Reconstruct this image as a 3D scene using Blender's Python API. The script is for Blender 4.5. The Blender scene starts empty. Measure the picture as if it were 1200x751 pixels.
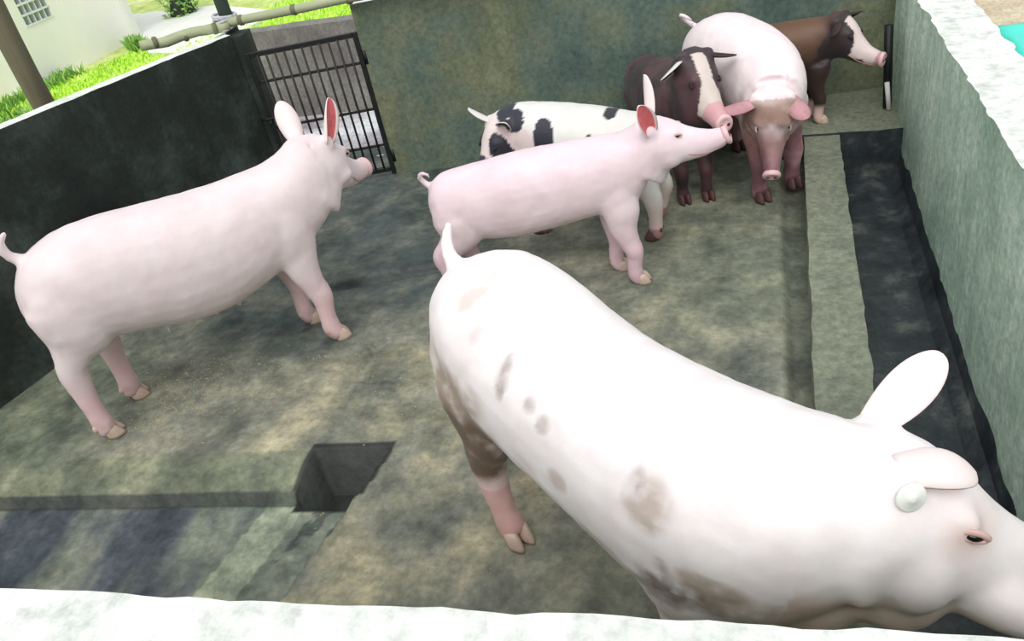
import bpy, bmesh, math, random
from mathutils import Vector, Matrix, noise
from mathutils.bvhtree import BVHTree

random.seed(7)
S = bpy.context.scene
COL = S.collection
R = math.radians

# ------------------------------------------------------------------ camera
cam_d = bpy.data.cameras.new('camera')
cam = bpy.data.objects.new('camera', cam_d)
COL.objects.link(cam)
FOCAL = 927.0                       # pixels on a 1200 wide frame
cam_d.sensor_width = 36.0
cam_d.lens = 36.0 * FOCAL / 1200.0
cam_d.clip_start = 0.05
PITCH = math.atan(624.0 / FOCAL)
ROLL = math.atan2(300.0, 1345.0)
HEAD = R(21.5)                      # view direction, left of the right-hand wall's direction
CAM_H = 1.75
fw = Vector((0, math.cos(PITCH), -math.sin(PITCH)))
up = Vector((0, math.sin(PITCH), math.cos(PITCH)))
rt = Vector((1, 0, 0))
ix = math.cos(ROLL) * rt - math.sin(ROLL) * up
iy = math.sin(ROLL) * rt + math.cos(ROLL) * up
M = Matrix((ix, iy, -fw)).transposed().to_4x4()
M = Matrix.Rotation(HEAD, 4, 'Z') @ M
M.translation = (0, 0, CAM_H)
cam.matrix_world = M
S.camera = cam

# ------------------------------------------------------------------ light
w = bpy.data.worlds.new('overcast_sky')
S.world = w
w.use_nodes = True
nt = w.node_tree
nt.nodes.clear()
wo = nt.nodes.new('ShaderNodeOutputWorld')
bg = nt.nodes.new('ShaderNodeBackground')
tc = nt.nodes.new('ShaderNodeTexCoord')
sx = nt.nodes.new('ShaderNodeSeparateXYZ')
cr = nt.nodes.new('ShaderNodeValToRGB')
cr.color_ramp.elements[0].position = 0.0
cr.color_ramp.elements[0].color = (0.80, 0.86, 0.84, 1)
cr.color_ramp.elements[1].position = 0.9
cr.color_ramp.elements[1].color = (0.92, 0.96, 1.0, 1)
nt.links.new(tc.outputs['Generated'], sx.inputs[0])
nt.links.new(sx.outputs['Z'], cr.inputs['Fac'])
nt.links.new(cr.outputs['Color'], bg.inputs['Color'])
bg.inputs['Strength'].default_value = 0.72
nt.links.new(bg.outputs[0], wo.inputs[0])

sun_d = bpy.data.lights.new('sun', 'SUN')
sun_d.energy = 1.5
sun_d.angle = R(50)
sun_d.color = (1.0, 0.985, 0.95)
sun = bpy.data.objects.new('sun', sun_d)
COL.objects.link(sun)
sun.rotation_euler = (R(38), R(6), 0)        # high and veiled, from over the front wall

S.view_settings.view_transform = 'Standard'
S.view_settings.look = 'None'
S.view_settings.exposure = 0.38
S.view_settings.gamma = 1.0
S.view_settings.use_curve_mapping = False

# ------------------------------------------------------------------ helpers
def lin(r, g, b):
    f = lambda c: (c / 255 / 12.92) if c / 255 <= 0.04045 else ((c / 255 + 0.055) / 1.055) ** 2.4
    return (f(r), f(g), f(b))

def tag(o, label=None, cat=None, group=None, kind=None):
    if label: o['label'] = label
    if cat: o['category'] = cat
    if group: o['group'] = group
    if kind: o['kind'] = kind
    return o

def link_mesh(name, me, mats, parent=None, smooth=False):
    if not isinstance(mats, (list, tuple)): mats = [mats]
    for m in mats: me.materials.append(m)
    if smooth:
        me.polygons.foreach_set('use_smooth', [True] * len(me.polygons))
    o = bpy.data.objects.new(name, me)
    COL.objects.link(o)
    if parent is not None: o.parent = parent
    return o

def pyobj(name, verts, faces, mats, parent=None, smooth=False, midx=None):
    me = bpy.data.meshes.new(name)
    me.from_pydata([tuple(v) for v in verts], [], faces)
    me.update()
    o = link_mesh(name, me, mats, parent, smooth)
    if midx: me.polygons.foreach_set('material_index', midx)
    return o

def bmobj(name, bm, mats, parent=None, smooth=False):
    me = bpy.data.meshes.new(name)
    bmesh.ops.recalc_face_normals(bm, faces=bm.faces)
    bm.to_mesh(me); bm.free()
    return link_mesh(name, me, mats, parent, smooth)

def empty(name, loc, rz=0.0):
    o = bpy.data.objects.new(name, None)
    COL.objects.link(o)
    o.location = loc
    o.rotation_euler = (0, 0, rz)
    o.empty_display_size = 0.1
    return o

def catmull(pts, n):
    """pts: list of equal-length tuples; resampled with n steps per span"""
    out = []
    P = [pts[0]] + list(pts) + [pts[-1]]
    for i in range(1, len(P) - 2):
        for k in range(n):
            t = k / n
            a, b, c, d = P[i - 1], P[i], P[i + 1], P[i + 2]
            out.append(tuple(0.5 * (2 * b[j] + (c[j] - a[j]) * t + (2 * a[j] - 5 * b[j] + 4 * c[j] - d[j]) * t * t
                                    + (3 * b[j] - a[j] - 3 * c[j] + d[j]) * t ** 3) for j in range(len(b))))
    out.append(tuple(pts[-1]))
    return out

def loft(bm, rings):
    """rings: list of lists of Vectors, equal counts, closed tube with capped ends"""
    vr = [[bm.verts.new(p) for p in r] for r in rings]
    n = len(vr[0])
    for a, b in zip(vr, vr[1:]):
        for i in range(n):
            bm.faces.new((a[i], a[(i + 1) % n], b[(i + 1) % n], b[i]))
    bm.faces.new(list(reversed(vr[0])))
    bm.faces.new(vr[-1])

def tube(bm, pts, seg=10, up_hint=Vector((0, 1, 0)), flat=False):
    """pts: (x,y,z,ra,rb): rb along the hint-side axis, ra across it"""
    rings = []
    for i, p in enumerate(pts):
        c = Vector(p[:3])
        t = Vector(pts[min(i + 1, len(pts) - 1)][:3]) - Vector(pts[max(i - 1, 0)][:3])
        if t.length < 1e-6: t = Vector((0, 0, 1))
        t.normalize()
        h = up_hint - t * up_hint.dot(t)
        if h.length < 1e-4: h = Vector((1, 0, 0)) - t * t.x
        h.normalize()
        a = t.cross(h)
        rings.append([c + a * (p[3] * math.cos(2 * math.pi * k / seg)) + h * (p[4] * math.sin(2 * math.pi * k / seg)) for k in range(seg)])
    loft(bm, rings)

def rod(bm, a, b, r, seg=8, r2=None):
    a, b = Vector(a), Vector(b)
    hint = Vector((0, 0, 1)) if abs((b - a).normalized().z) < 0.9 else Vector((1, 0, 0))
    tube(bm, [(*a, r, r), (*b, r2 or r, r2 or r)], seg, hint)

def ball(bm, c, rx, ry, rz, mat=None, u=16, v=10):
    m = Matrix.Translation(c) @ (mat or Matrix.Identity(4)) @ Matrix.Diagonal((rx, ry, rz, 1))
    bmesh.ops.create_uvsphere(bm, u_segments=u, v_segments=v, radius=1.0, matrix=m)

def box(bm, x0, x1, y0, y1, z0, z1):
    vs = [bm.verts.new(p) for p in ((x0, y0, z0), (x1, y0, z0), (x1, y1, z0), (x0, y1, z0), (x0, y0, z1), (x1, y0, z1), (x1, y1, z1), (x0, y1, z1))]
    for f in ((3, 2, 1, 0), (4, 5, 6, 7), (0, 1, 5, 4), (1, 2, 6, 5), (2, 3, 7, 6), (3, 0, 4, 7)):
        bm.faces.new([vs[i] for i in f])

def fbm(x, y, z=0.0, o=4):
    return noise.fractal(Vector((x, y, z)), 1.0, 2.0, o)

def sstep(a, b, x):
    t = max(0.0, min(1.0, (x - a) / (b - a)))
    return t * t * (3 - 2 * t)

def mixc(a, b, t):
    return tuple(a[i] + (b[i] - a[i]) * t for i in range(3))

# ------------------------------------------------------------------ materials
def new_mat(name):
    m = bpy.data.materials.new(name)
    m.use_nodes = True
    n = m.node_tree
    p = n.nodes['Principled BSDF']
    return m, n, p

def noise_node(n, scale, detail=6, rough=0.6, coord='Object', vec=None, stretch=None):
    t = n.nodes.new('ShaderNodeTexCoord')
    x = n.nodes.new('ShaderNodeTexNoise')
    x.inputs['Scale'].default_value = scale
    x.inputs['Detail'].default_value = detail
    x.inputs['Roughness'].default_value = rough
    src = t.outputs[coord]
    if stretch:
        mp = n.nodes.new('ShaderNodeMapping')
        mp.inputs['Scale'].default_value = stretch
        n.links.new(src, mp.inputs['Vector']); src = mp.outputs['Vector']
    n.links.new(src, x.inputs['Vector'])
    return x

def ramp(n, src, stops):
    c = n.nodes.new('ShaderNodeValToRGB')
    e = c.color_ramp.elements
    while len(e) < len(stops): e.new(0.5)
    for i, (p, col) in enumerate(stops):
        e[i].position = p
        e[i].color = (*col, 1)
    n.links.new(src, c.inputs['Fac'])
    return c

def mixnode(n, mode, fac, a, b):
    x = n.nodes.new('ShaderNodeMix')
    x.data_type = 'RGBA'
    x.blend_type = mode
    if isinstance(fac, (int, float)): x.inputs[0].default_value = fac
    else: n.links.new(fac, x.inputs[0])
    for sock, v in ((x.inputs[6], a), (x.inputs[7], b)):
        if isinstance(v, tuple): sock.default_value = (*v, 1)
        else: n.links.new(v, sock)
    return x.outputs[2]

def bump(n, p, src, strength=0.3, dist=0.01):
    b = n.nodes.new('ShaderNodeBump')
    b.inputs['Strength'].default_value = strength
    b.inputs['Distance'].default_value = dist
    n.links.new(src, b.inputs['Height'])
    n.links.new(b.outputs[0], p.inputs['Normal'])

def concrete(name, stops, scale=3.0, rough=0.8, streak=None, fine=40, bstr=0.35, attr=False):
    m, n, p = new_mat(name)
    a = noise_node(n, scale, 8, 0.65)
    col = ramp(n, a.outputs['Fac'], stops).outputs['Color']
    f = noise_node(n, fine, 6, 0.7)
    g = ramp(n, f.outputs['Fac'], [(0.3, (0.62, 0.62, 0.62)), (0.7, (1.22, 1.22, 1.22))])
    col = mixnode(n, 'MULTIPLY', 1.0, col, g.outputs['Color'])
    if streak:
        s = noise_node(n, 6, 5, 0.6, stretch=streak[0])
        sr = ramp(n, s.outputs['Fac'], [(0.38, (0, 0, 0)), (0.66, (1, 1, 1))])
        col = mixnode(n, 'MIX', sr.outputs['Color'], col, mixnode(n, 'MULTIPLY', 1.0, col, streak[1]))
    if attr:
        at = n.nodes.new('ShaderNodeAttribute'); at.attribute_name = 'Col'
        col = mixnode(n, 'MULTIPLY', 1.0, col, at.outputs['Color'])
        rr = n.nodes.new('ShaderNodeMapRange')
        rr.inputs['To Min'].default_value = 0.85; rr.inputs['To Max'].default_value = 0.28
        n.links.new(at.outputs['Alpha'], rr.inputs['Value'])
        n.links.new(rr.outputs[0], p.inputs['Roughness'])
    else:
        p.inputs['Roughness'].default_value = rough
    n.links.new(col, p.inputs['Base Color'])
    bump(n, p, f.outputs['Fac'], bstr, 0.006)
    return m

def plain(name, c, rough=0.6, metal=0.0, var=0.15, scale=20, stretch=None, bstr=0.15):
    m, n, p = new_mat(name)
    a = noise_node(n, scale, 5, 0.6, stretch=stretch)
    lo = tuple(max(0, v * (1 - var)) for v in c); hi = tuple(min(1, v * (1 + var)) for v in c)
    n.links.new(ramp(n, a.outputs['Fac'], [(0.3, lo), (0.7, hi)]).outputs['Color'], p.inputs['Base Color'])
    p.inputs['Roughness'].default_value = rough
    p.inputs['Metallic'].default_value = metal
    bump(n, p, a.outputs['Fac'], bstr, 0.004)
    return m

def skin_mat(name, sss=0.12, rough=0.55):
    m, n, p = new_mat(name)
    at = n.nodes.new('ShaderNodeAttribute'); at.attribute_name = 'Col'
    a = noise_node(n, 9, 5, 0.6)
    g = ramp(n, a.outputs['Fac'], [(0.3, (0.95, 0.91, 0.91)), (0.68, (1.03, 1.03, 1.03))])
    col = mixnode(n, 'MULTIPLY', 1.0, at.outputs['Color'], g.outputs['Color'])
    n.links.new(col, p.inputs['Base Color'])
    p.inputs['Roughness'].default_value = rough
    p.inputs['Subsurface Weight'].default_value = sss
    p.inputs['Subsurface Radius'].default_value = (0.6, 0.3, 0.2)
    p.inputs['Subsurface Scale'].default_value = 0.012
    p.inputs['Sheen Weight'].default_value = 0.08
    f = noise_node(n, 130, 3, 0.6, stretch=(0.35, 1, 1))
    bump(n, p, f.outputs['Fac'], 0.10, 0.003)
    return m

M_SKIN = skin_mat('pig_skin')
M_EYE = plain('eye_dark', (0.012, 0.008, 0.008), 0.12, var=0.05)
M_EYELID = plain('eyelid_skin', lin(206, 172, 164), 0.6)
M_NOSTRIL = plain('nostril_dark', lin(96, 48, 52), 0.6)
M_SNOUT = plain('snout_skin', lin(232, 190, 194), 0.45, var=0.1, scale=40)
M_HOOF_PALE = plain('hoof_pale', lin(202, 178, 162), 0.6, scale=30)
M_HOOF_DARK = plain('hoof_dark', lin(92, 62, 62), 0.6, scale=30)
M_MOUTH = plain('mouth_line', lin(196, 146, 144), 0.6)
M_TAG = plain('tag_plastic', lin(246, 248, 240), 0.35, var=0.03)
M_EAR_OUT = plain('ear_skin', lin(245, 228, 226), 0.6, var=0.05, scale=12)
M_EAR_PINK = plain('ear_inner_pink', lin(222, 112, 118), 0.6, var=0.18, scale=22)
M_EAR_SOFT = plain('ear_inner_pale', lin(236, 190, 192), 0.6, var=0.1, scale=22)
M_EAR_DUSK = plain('ear_dusky_pink', lin(190, 140, 146), 0.7, var=0.2)
M_EAR_BLACK = plain('ear_black', lin(40, 34, 42), 0.7, var=0.2)
M_EAR_BROWN = plain('ear_brown', lin(52, 34, 34), 0.7, var=0.2)
M_EAR_SPOT = plain('ear_grey_white', lin(214, 208, 206), 0.7, var=0.08)

M_FLOOR = concrete('pen_floor_concrete', [(0.30, lin(84, 90, 84)), (0.5, lin(136, 138, 124)), (0.70, lin(182, 176, 154))], 4.0, attr=True, fine=30, bstr=0.6)
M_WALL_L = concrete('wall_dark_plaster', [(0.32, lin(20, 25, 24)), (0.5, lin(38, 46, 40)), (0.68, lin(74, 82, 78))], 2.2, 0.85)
M_WALL_B = concrete('wall_green_plaster', [(0.30, lin(68, 86, 84)), (0.44, lin(102, 118, 106)), (0.56, lin(124, 126, 98)), (0.70, lin(152, 156, 126))], 1.3, 0.85,
                    streak=((1.2, 1.2, 0.5), (0.70, 0.80, 0.84)))
M_WALL_R = concrete('wall_streaked_plaster', [(0.28, lin(150, 176, 158)), (0.5, lin(194, 216, 198)), (0.74, lin(226, 240, 226))], 2.2, 0.85,
                    streak=((3.0, 3.0, 0.35), (0.80, 0.85, 0.80)))
M_TOP = concrete('wall_top_bright', [(0.25, lin(222, 226, 218)), (0.6, lin(240, 243, 236)), (0.8, lin(250, 250, 246))], 5.0, 0.8, fine=18)  # near-white wall tops: the strong skylight on them is put into the colour
M_CURB = concrete('curb_concrete', [(0.3, lin(112, 118, 104)), (0.6, lin(140, 144, 124)), (0.8, lin(166, 162, 136))], 5.0, 0.8)
M_TROUGH = concrete('trough_wet_concrete', [(0.3, lin(26, 32, 40)), (0.55, lin(62, 68, 72)), (0.76, lin(124, 126, 120))], 7.0, 0.35)
M_FARWALL = concrete('alley_wall_plaster', [(0.3, lin(104, 98, 100)), (0.55, lin(136, 132, 126)), (0.8, lin(172, 172, 160))], 3.0, 0.85)
M_ALLEY = concrete('alley_floor', [(0.3, lin(120, 106, 116)), (0.45, lin(190, 184, 190)), (0.6, lin(240, 243, 248))], 1.7, 0.7)
M_IRON = plain('gate_iron', lin(40, 42, 42), 0.5, 0.5, 0.25, 30)
M_RUST = plain('gate_bar_iron', lin(52, 50, 48), 0.55, 0.5, 0.3, 30)
M_POST = plain('post_wood', lin(104, 98, 78), 0.8, var=0.3, scale=14, stretch=(1, 1, 0.12))
M_POST_D = plain('post_wood_dark', lin(48, 58, 50), 0.8, var=0.3, scale=14, stretch=(1, 1, 0.12))
M_BAMBOO = plain('bamboo', lin(166, 172, 138), 0.6, var=0.2, scale=10, stretch=(0.2, 1, 1))
M_BAMBOO_D = plain('bamboo_knot', lin(112, 110, 82), 0.7)
M_BLDG = plain('pale_plaster', lin(250, 245, 243), 0.85, var=0.03, scale=2.0)
M_BLDG_S = plain('grey_plaster', lin(232, 232, 226), 0.85, var=0.05, scale=4.0)  # greyer tone; on the set-back building wall it paints in shade
M_VENT = plain('vent_white', lin(226, 230, 230), 0.8)
M_DARK = plain('vent_hole_shade', lin(34, 40, 62), 0.8)  # shade behind the vent slats, as a colour
M_GROUND = concrete('yard_ground', [(0.3, lin(170, 200, 92)), (0.55, lin(214, 226, 140)), (0.75, lin(238, 240, 210))], 1.2, 0.9, fine=10)
M_TARP = plain('turquoise_tarp', lin(72, 222, 206), 0.45, var=0.08, scale=8)
M_DIRT = concrete('pale_dirt', [(0.3, lin(196, 178, 150)), (0.6, lin(222, 208, 182)), (0.8, lin(236, 226, 206))], 3.0, 0.9)
M_ROPE = plain('rope_grey', lin(196, 196, 204), 0.8, scale=60)

def grass_mat(name, stops):
    m, n, p = new_mat(name)
    a = noise_node(n, 6, 4, 0.6)
    n.links.new(ramp(n, a.outputs['Fac'], stops).outputs['Color'], p.inputs['Base Color'])
    p.inputs['Roughness'].default_value = 0.6
    p.inputs['Subsurface Weight'].default_value = 0.0
    return m
M_GRASS = grass_mat('lime_grass', [(0.3, lin(170, 226, 60)), (0.5, lin(206, 246, 84)), (0.7, lin(236, 252, 160))])
M_WEED = grass_mat('weed_green', [(0.3, lin(110, 160, 70)), (0.6, lin(160, 204, 100)), (0.8, lin(206, 226, 150))])

# ------------------------------------------------------------------ setting: floor
XW = 0.615          # inner face of the right wall
def back_y(x): return 3.857 + 0.18 * (x + 2.03)
def floor_h(x, y):
    h = 0.006 * fbm(x * 1.6, y * 1.6, 3.1) + 0.0025 * fbm(x * 9, y * 9, 1.0)
    low_edge = 1.20 + 0.09 * max(0.0, (1.68 - y)) / 0.58 + 0.006 * fbm(y * 12, 2.0)
    step_y = 1.495 + 0.105 * (x + 1.45)
    if x < -low_edge:
        if y < step_y: h -= 0.07
        elif y < step_y + 0.16: h -= 0.07 * (1 - sstep(step_y - 0.02, step_y + 0.14, y)) * 0.5
        if x > -1.46 and step_y - 0.03 < y < step_y + 0.175: h = -0.21
    # groove that crosses the floor
    gy = 2.694 + (x + 1.886) * 0.292
    if -2.0 < x < -1.36:
        d = abs(y - gy)
        h -= 0.045 * (1 - sstep(0.02, 0.05, d))
    # broken slab corner
    if -1.50 < x < -1.28 and 2.03 < y < 2.30:
        h -= 0.022 * (1 - sstep(0.02, 0.22, x + 1.50)) 
    # sunken strip by the curb
    if x > 0.06: h -= 0.03 * sstep(0.06, 0.10, x)
    return h

def floor_col(x, y):
    n1 = fbm(x * 1.3, y * 1.3, 5.0); n2 = fbm(x * 4.0 + 9, y * 4.0, 2.0); n3 = fbm(x * 11, y * 11, 8.0)
    c = (0.92, 0.92, 0.92); wet = 0.18 + 0.1 * n1
    tan = (1.22, 1.12, 0.94)
    c = mixc(c, tan, max(0, min(1, 0.5 + 1.2 * n2)) * sstep(-2.2, -1.2, x) * (1 - sstep(-0.6, 0.0, x)) * (1 - sstep(2.3, 2.7, y)))
    # dark, wet blue-grey area towards the back left
    wd = sstep(2.2, 2.7, y) * (1 - sstep(-1.45, -0.9, x))
    wd = max(wd, 0.85 * (1 - sstep(0.0, 0.5, math.hypot((x + 1.85) / 0.6, (y - 2.45) / 0.35) - 0.6)))
    wd *= 0.55 + 0.6 * max(0, min(1, 0.5 + n2 * 1.4))
    c = mixc(c, (0.27, 0.35, 0.42), min(1, wd)); wet = max(wet, 0.75 * min(1, wd))
    # greener and darker along the left wall
    lw = (1 - sstep(-2.75, -2.2, x)) * (1 - sstep(1.9, 2.5, y))
    c = mixc(c, (0.62, 0.72, 0.60), lw * 0.8)
    # back right, mossy
    br = sstep(-0.9, -0.2, x) * sstep(2.0, 2.6, y)
    c = mixc(c, (0.72, 0.78, 0.70), br * 0.75)
    if x > 0.06: c = mixc(c, (0.42, 0.46, 0.44), 0.8 * sstep(0.05, 0.10, x))
    low_edge = 1.20 + 0.09 * max(0.0, (1.68 - y)) / 0.58
    step_y = 1.495 + 0.105 * (x + 1.45)
    if x < -low_edge and y < step_y + 0.01:
        u = (x + low_edge) ; c = (0.82, 0.90, 0.88); wet = 0.35
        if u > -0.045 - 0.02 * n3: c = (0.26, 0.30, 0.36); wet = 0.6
        elif -0.16 < u < -0.10 and n2 > -0.05 and y > 1.2: c = (0.30, 0.36, 0.38)
        elif -0.34 < u < -0.2: c = (1.6, 1.75, 1.55)
        elif u < -0.36:
            k = max(0, min(1, 0.5 + 1.6 * fbm((x * 0.9 + y * 0.2) * 6, (y - 0.3 * x) * 1.2, 4.0)))
            c = mixc((0.36, 0.42, 0.62), (0.98, 1.06, 1.04), k); wet = 0.7 - 0.5 * k
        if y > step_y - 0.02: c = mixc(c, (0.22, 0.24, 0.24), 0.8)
        if x > -1.48 and y > step_y - 0.04: c = (0.12, 0.14, 0.15)  # drain hole: its shade put into the floor colour
    elif x < -low_edge + 0.02 and y < step_y + (0.20 if x > -1.49 else 0.165) and y > step_y - 0.03:
        c = (0.80, 0.86, 0.74)
        if x > -1.485: c = (0.13, 0.15, 0.16); wet = 0.5  # hole's rim and sides painted dark like its shaded inside
    gy = 2.694 + (x + 1.886) * 0.292
    if -2.0 < x < -1.36 and abs(y - gy) < 0.045: c = mixc(c, (0.2, 0.24, 0.27), 0.8)
    k = 1 + 0.22 * n3 + 0.25 * n2
    return (c[0] * k, c[1] * k, c[2] * k, max(0, min(1, wet)))

def build_floor():
    x0, x1, y0, y1, st = -4.0, 0.20, 0.45, 4.30, 0.0112
    nx = int((x1 - x0) / st) + 1; ny = int((y1 - y0) / st) + 1
    vs = []; cols = []
    for j in range(ny):
        for i in range(nx):
            x = x0 + i * st; y = y0 + j * st
            y += 0.105 * (x + 1.45) * (1 - sstep(2.6, 3.6, y))        # rows run along the step
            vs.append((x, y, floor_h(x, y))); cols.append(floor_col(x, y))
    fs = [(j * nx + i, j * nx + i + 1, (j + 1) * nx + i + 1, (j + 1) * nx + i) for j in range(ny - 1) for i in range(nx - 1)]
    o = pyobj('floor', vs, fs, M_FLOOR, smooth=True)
    ca = o.data.color_attributes.new('Col', 'FLOAT_COLOR', 'POINT')
    ca.data.foreach_set('color', [v for c in cols for v in c])
    tag(o, kind='structure')
build_floor()

def grid_solid(name, corners, h_fn, mats, nu, nv, jit=0.0):
    """not used for thin things: a prism over a quad base, top subdivided with uneven height"""
    a, b, c, d = [Vector(p) for p in corners]          # a-b along u, d-c along u; order a,b,c,d
    vs = []; fs = []; mi = []
    P = lambda u, v: (a * (1 - u) + b * u) * (1 - v) + (d * (1 - u) + c * u) * v
    idx = {}
    for j in range(nv + 1):
        for i in range(nu + 1):
            p = P(i / nu, j / nv)
            edge = (i in (0, nu)) or (j in (0, nv))
            q = Vector((p.x, p.y, 0))
            if edge and jit:
                q.x += jit * fbm(p.x * 9, p.y * 9, 7); q.y += jit * fbm(p.x * 9, p.y * 9, 17)
            idx[i, j] = len(vs); vs.append(Vector((q.x, q.y, h_fn(p.x, p.y, i / nu, j / nv) + 0.25 * jit * fbm(p.x * 5, p.y * 5))))
    for j in range(nv):
        for i in range(nu):
            fs.append((idx[i, j], idx[i + 1, j], idx[i + 1, j + 1], idx[i, j + 1])); mi.append(0)
    ring = [(i, 0) for i in range(nu)] + [(nu, j) for j in range(nv)] + [(i, nv) for i in range(nu, 0, -1)] + [(0, j) for j in range(nv, 0, -1)]
    base = a.z
    NL = 6
    prev = [idx[r] for r in ring]
    for L in range(1, NL + 1):
        cur = []
        for r in ring:
            t = vs[idx[r]]; p = P(r[0] / nu, r[1] / nv)
            k = L / NL
            e = max(0.0, 1 - k * NL / 1.5)
            q = Vector((p.x + (t.x - p.x) * max(0.25, 1 - k), p.y + (t.y - p.y) * max(0.25, 1 - k), t.z * (1 - k) + base * k))
            cur.append(len(vs)); vs.append(q)
        for i in range(len(ring)):
            k2 = (i + 1) % len(ring)
            fs.append((prev[k2], prev[i], cur[i], cur[k2])); mi.append(1)
        prev = cur
    fs.append(tuple(reversed(prev))); mi.append(1)
    o = pyobj(name, vs, fs, mats, midx=mi)
    bm = bmesh.new(); bm.from_mesh(o.data); bmesh.ops.recalc_face_normals(bm, faces=bm.faces); bm.to_mesh(o.data); bm.free()
    return o

# trough channel between curb and right wall
bm = bmesh.new()
n = 40
vs = []
for j in range(n + 1):
    y = 0.45 + (3.84 - 0.45) * j / n
    xl = 0.29 + 0.02 * (y - 1.8) / 1.9
    row = [(xl, 0.05), (xl + 0.012, -0.09), (xl + 0.05, -0.125), (XW - 0.05, -0.125), (XW - 0.01, -0.09), (XW + 0.01, 0.05)]
    vs.append([bm.verts.new((x, y, z + 0.006 * fbm(x * 6, y * 6))) for x, z in row])
for a, b in zip(vs, vs[1:]):
    for i in range(5): bm.faces.new((a[i], a[i + 1], b[i + 1], b[i]))
bm.faces.new([v for v in vs[-1]])
o = bmobj('trough', bm, M_TROUGH); tag(o, kind='structure')

tag(grid_solid('curb', [(0.115, 0.5, -0.13), (0.285, 0.5, -0.13), (0.340, 3.80, -0.13), (0.180, 3.80, -0.13)],
               lambda x, y, u, v: 0.09, [M_CURB, M_CURB], 5, 60, 0.008), kind='structure')
tag(grid_solid('ledge', [(0.05, 3.79, -0.13), (XW + 0.02, 3.79, -0.13), (XW + 0.02, 4.36, -0.13), (0.05, 4.30, -0.13)],
               lambda x, y, u, v: 0.10, [M_CURB, M_TROUGH], 14, 12, 0.01), kind='structure')

# ------------------------------------------------------------------ setting: walls
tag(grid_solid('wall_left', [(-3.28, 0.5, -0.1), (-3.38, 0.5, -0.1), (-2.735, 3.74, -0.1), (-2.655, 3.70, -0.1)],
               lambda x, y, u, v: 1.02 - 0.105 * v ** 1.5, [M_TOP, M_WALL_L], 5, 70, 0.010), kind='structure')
tag(grid_solid('wall_back', [(-2.02, back_y(-2.02), -0.1), (0.95, back_y(0.95), -0.1), (0.95, back_y(0.95) + 0.16, -0.1), (-2.02, back_y(-2.02) + 0.16, -0.1)],
               lambda x, y, u, v: 0.95 + 0.06 * u, [M_TOP, M_WALL_B], 60, 5, 0.012), kind='structure')
tag(grid_solid('wall_right', [(XW, 0.3, -0.2), (XW + 0.19, 0.3, -0.2), (XW + 0.19, 4.5, -0.2), (XW, 4.5, -0.2)],
               lambda x, y, u, v: 0.80 - 0.15 * v, [M_TOP, M_WALL_R], 6, 110, 0.015), kind='structure')
tag(grid_solid('wall_front', [(-2.6, 0.23, -0.2), (0.8, 0.47, -0.2), (0.8, 0.695, -0.2), (-2.6, 0.455, -0.2)],
               lambda x, y, u, v: 0.80, [M_TOP, M_WALL_B], 90, 6, 0.009), kind='structure')
# pier beside the gate, where the corner post stands
tag(grid_solid('trim_1', [(-2.72, 3.69, -0.1), (-2.60, 3.72, -0.1), (-2.63, 3.86, -0.1), (-2.76, 3.83, -0.1)],
               lambda x, y, u, v: 0.90, [M_WALL_L, M_WALL_L], 4, 4, 0.01), kind='structure')

# ------------------------------------------------------------------ outside ground, alley
def ground(name, x0, x1, y0, y1, z, mat, n=30, amp=0.03):
    vs = [(x0 + (x1 - x0) * i / n, y0 + (y1 - y0) * j / n, z + amp * fbm(i * .4, j * .4, x0)) for j in range(n + 1) for i in range(n + 1)]
    fs = [(j * (n + 1) + i, j * (n + 1) + i + 1, (j + 1) * (n + 1) + i + 1, (j + 1) * (n + 1) + i) for j in range(n) for i in range(n)]
    return tag(pyobj(name, vs, fs, mat, smooth=True), kind='structure')
ground('yard_ground', -30, 14, -10, 40, -0.25, M_GROUND, 60, 0.03)
def yard_patch(name, pts, z, mat, th=0.05):
    n = len(pts)
    vs = [(x, y, z) for x, y in pts] + [(x, y, z - th) for x, y in pts]
    fs = [tuple(range(n)), tuple(range(2 * n - 1, n - 1, -1))] + [(i, i + n, (i + 1) % n + n, (i + 1) % n) for i in range(n)]
    o = pyobj(name, vs, fs, mat)
    bm = bmesh.new(); bm.from_mesh(o.data); bmesh.ops.recalc_face_normals(bm, faces=bm.faces); bm.to_mesh(o.data); bm.free()
    return tag(o, kind='structure')
yard_patch('yard_apron', [(-8.10, 9.36), (-7.19, 8.33), (-6.3, 8.0), (-6.0, 9.6), (-7.6, 10.6), (-9.5, 10.9)], -0.20, M_BLDG_S)
yard_patch('yard_path', [(0.86, -1), (6, -1), (6, 9), (0.86, 9)], -0.18, M_DIRT)
ground('alley_floor', -3.6, -1.2, 3.80, 5.02, -0.005, M_ALLEY, 30, 0.01)
tag(grid_solid('wall_alley', [(-3.7, 5.0, -0.15), (-1.0, 5.0, -0.15), (-1.0, 5.14, -0.15), (-3.7, 5.14, -0.15)],
               lambda x, y, u, v: 0.62, [M_FARWALL, M_FARWALL], 30, 4, 0.012), kind='structure')
# ------------------------------------------------------------------ pigs
BEZ = None
def head_frame(o, yaw, pitch, roll=0.0):
    """columns: snout direction, left, up"""
    m = Matrix.Rotation(yaw, 4, 'Z') @ Matrix.Rotation(-pitch, 4, 'Y') @ Matrix.Rotation(roll, 4, 'X')
    m.translation = o
    return m

HEAD_SECT = [  # x, z centre, half height, half width  (head length 0.33)
    (-0.07, -0.040, 0.125, 0.105), (0.00, -0.030, 0.128, 0.112), (0.055, -0.030, 0.118, 0.108), (0.11, -0.042, 0.100, 0.090),
    (0.165, -0.060, 0.078, 0.069), (0.215, -0.070, 0.064, 0.056), (0.262, -0.069, 0.052, 0.045), (0.300, -0.064, 0.046, 0.042), (0.322, -0.060, 0.042, 0.041)]

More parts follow.
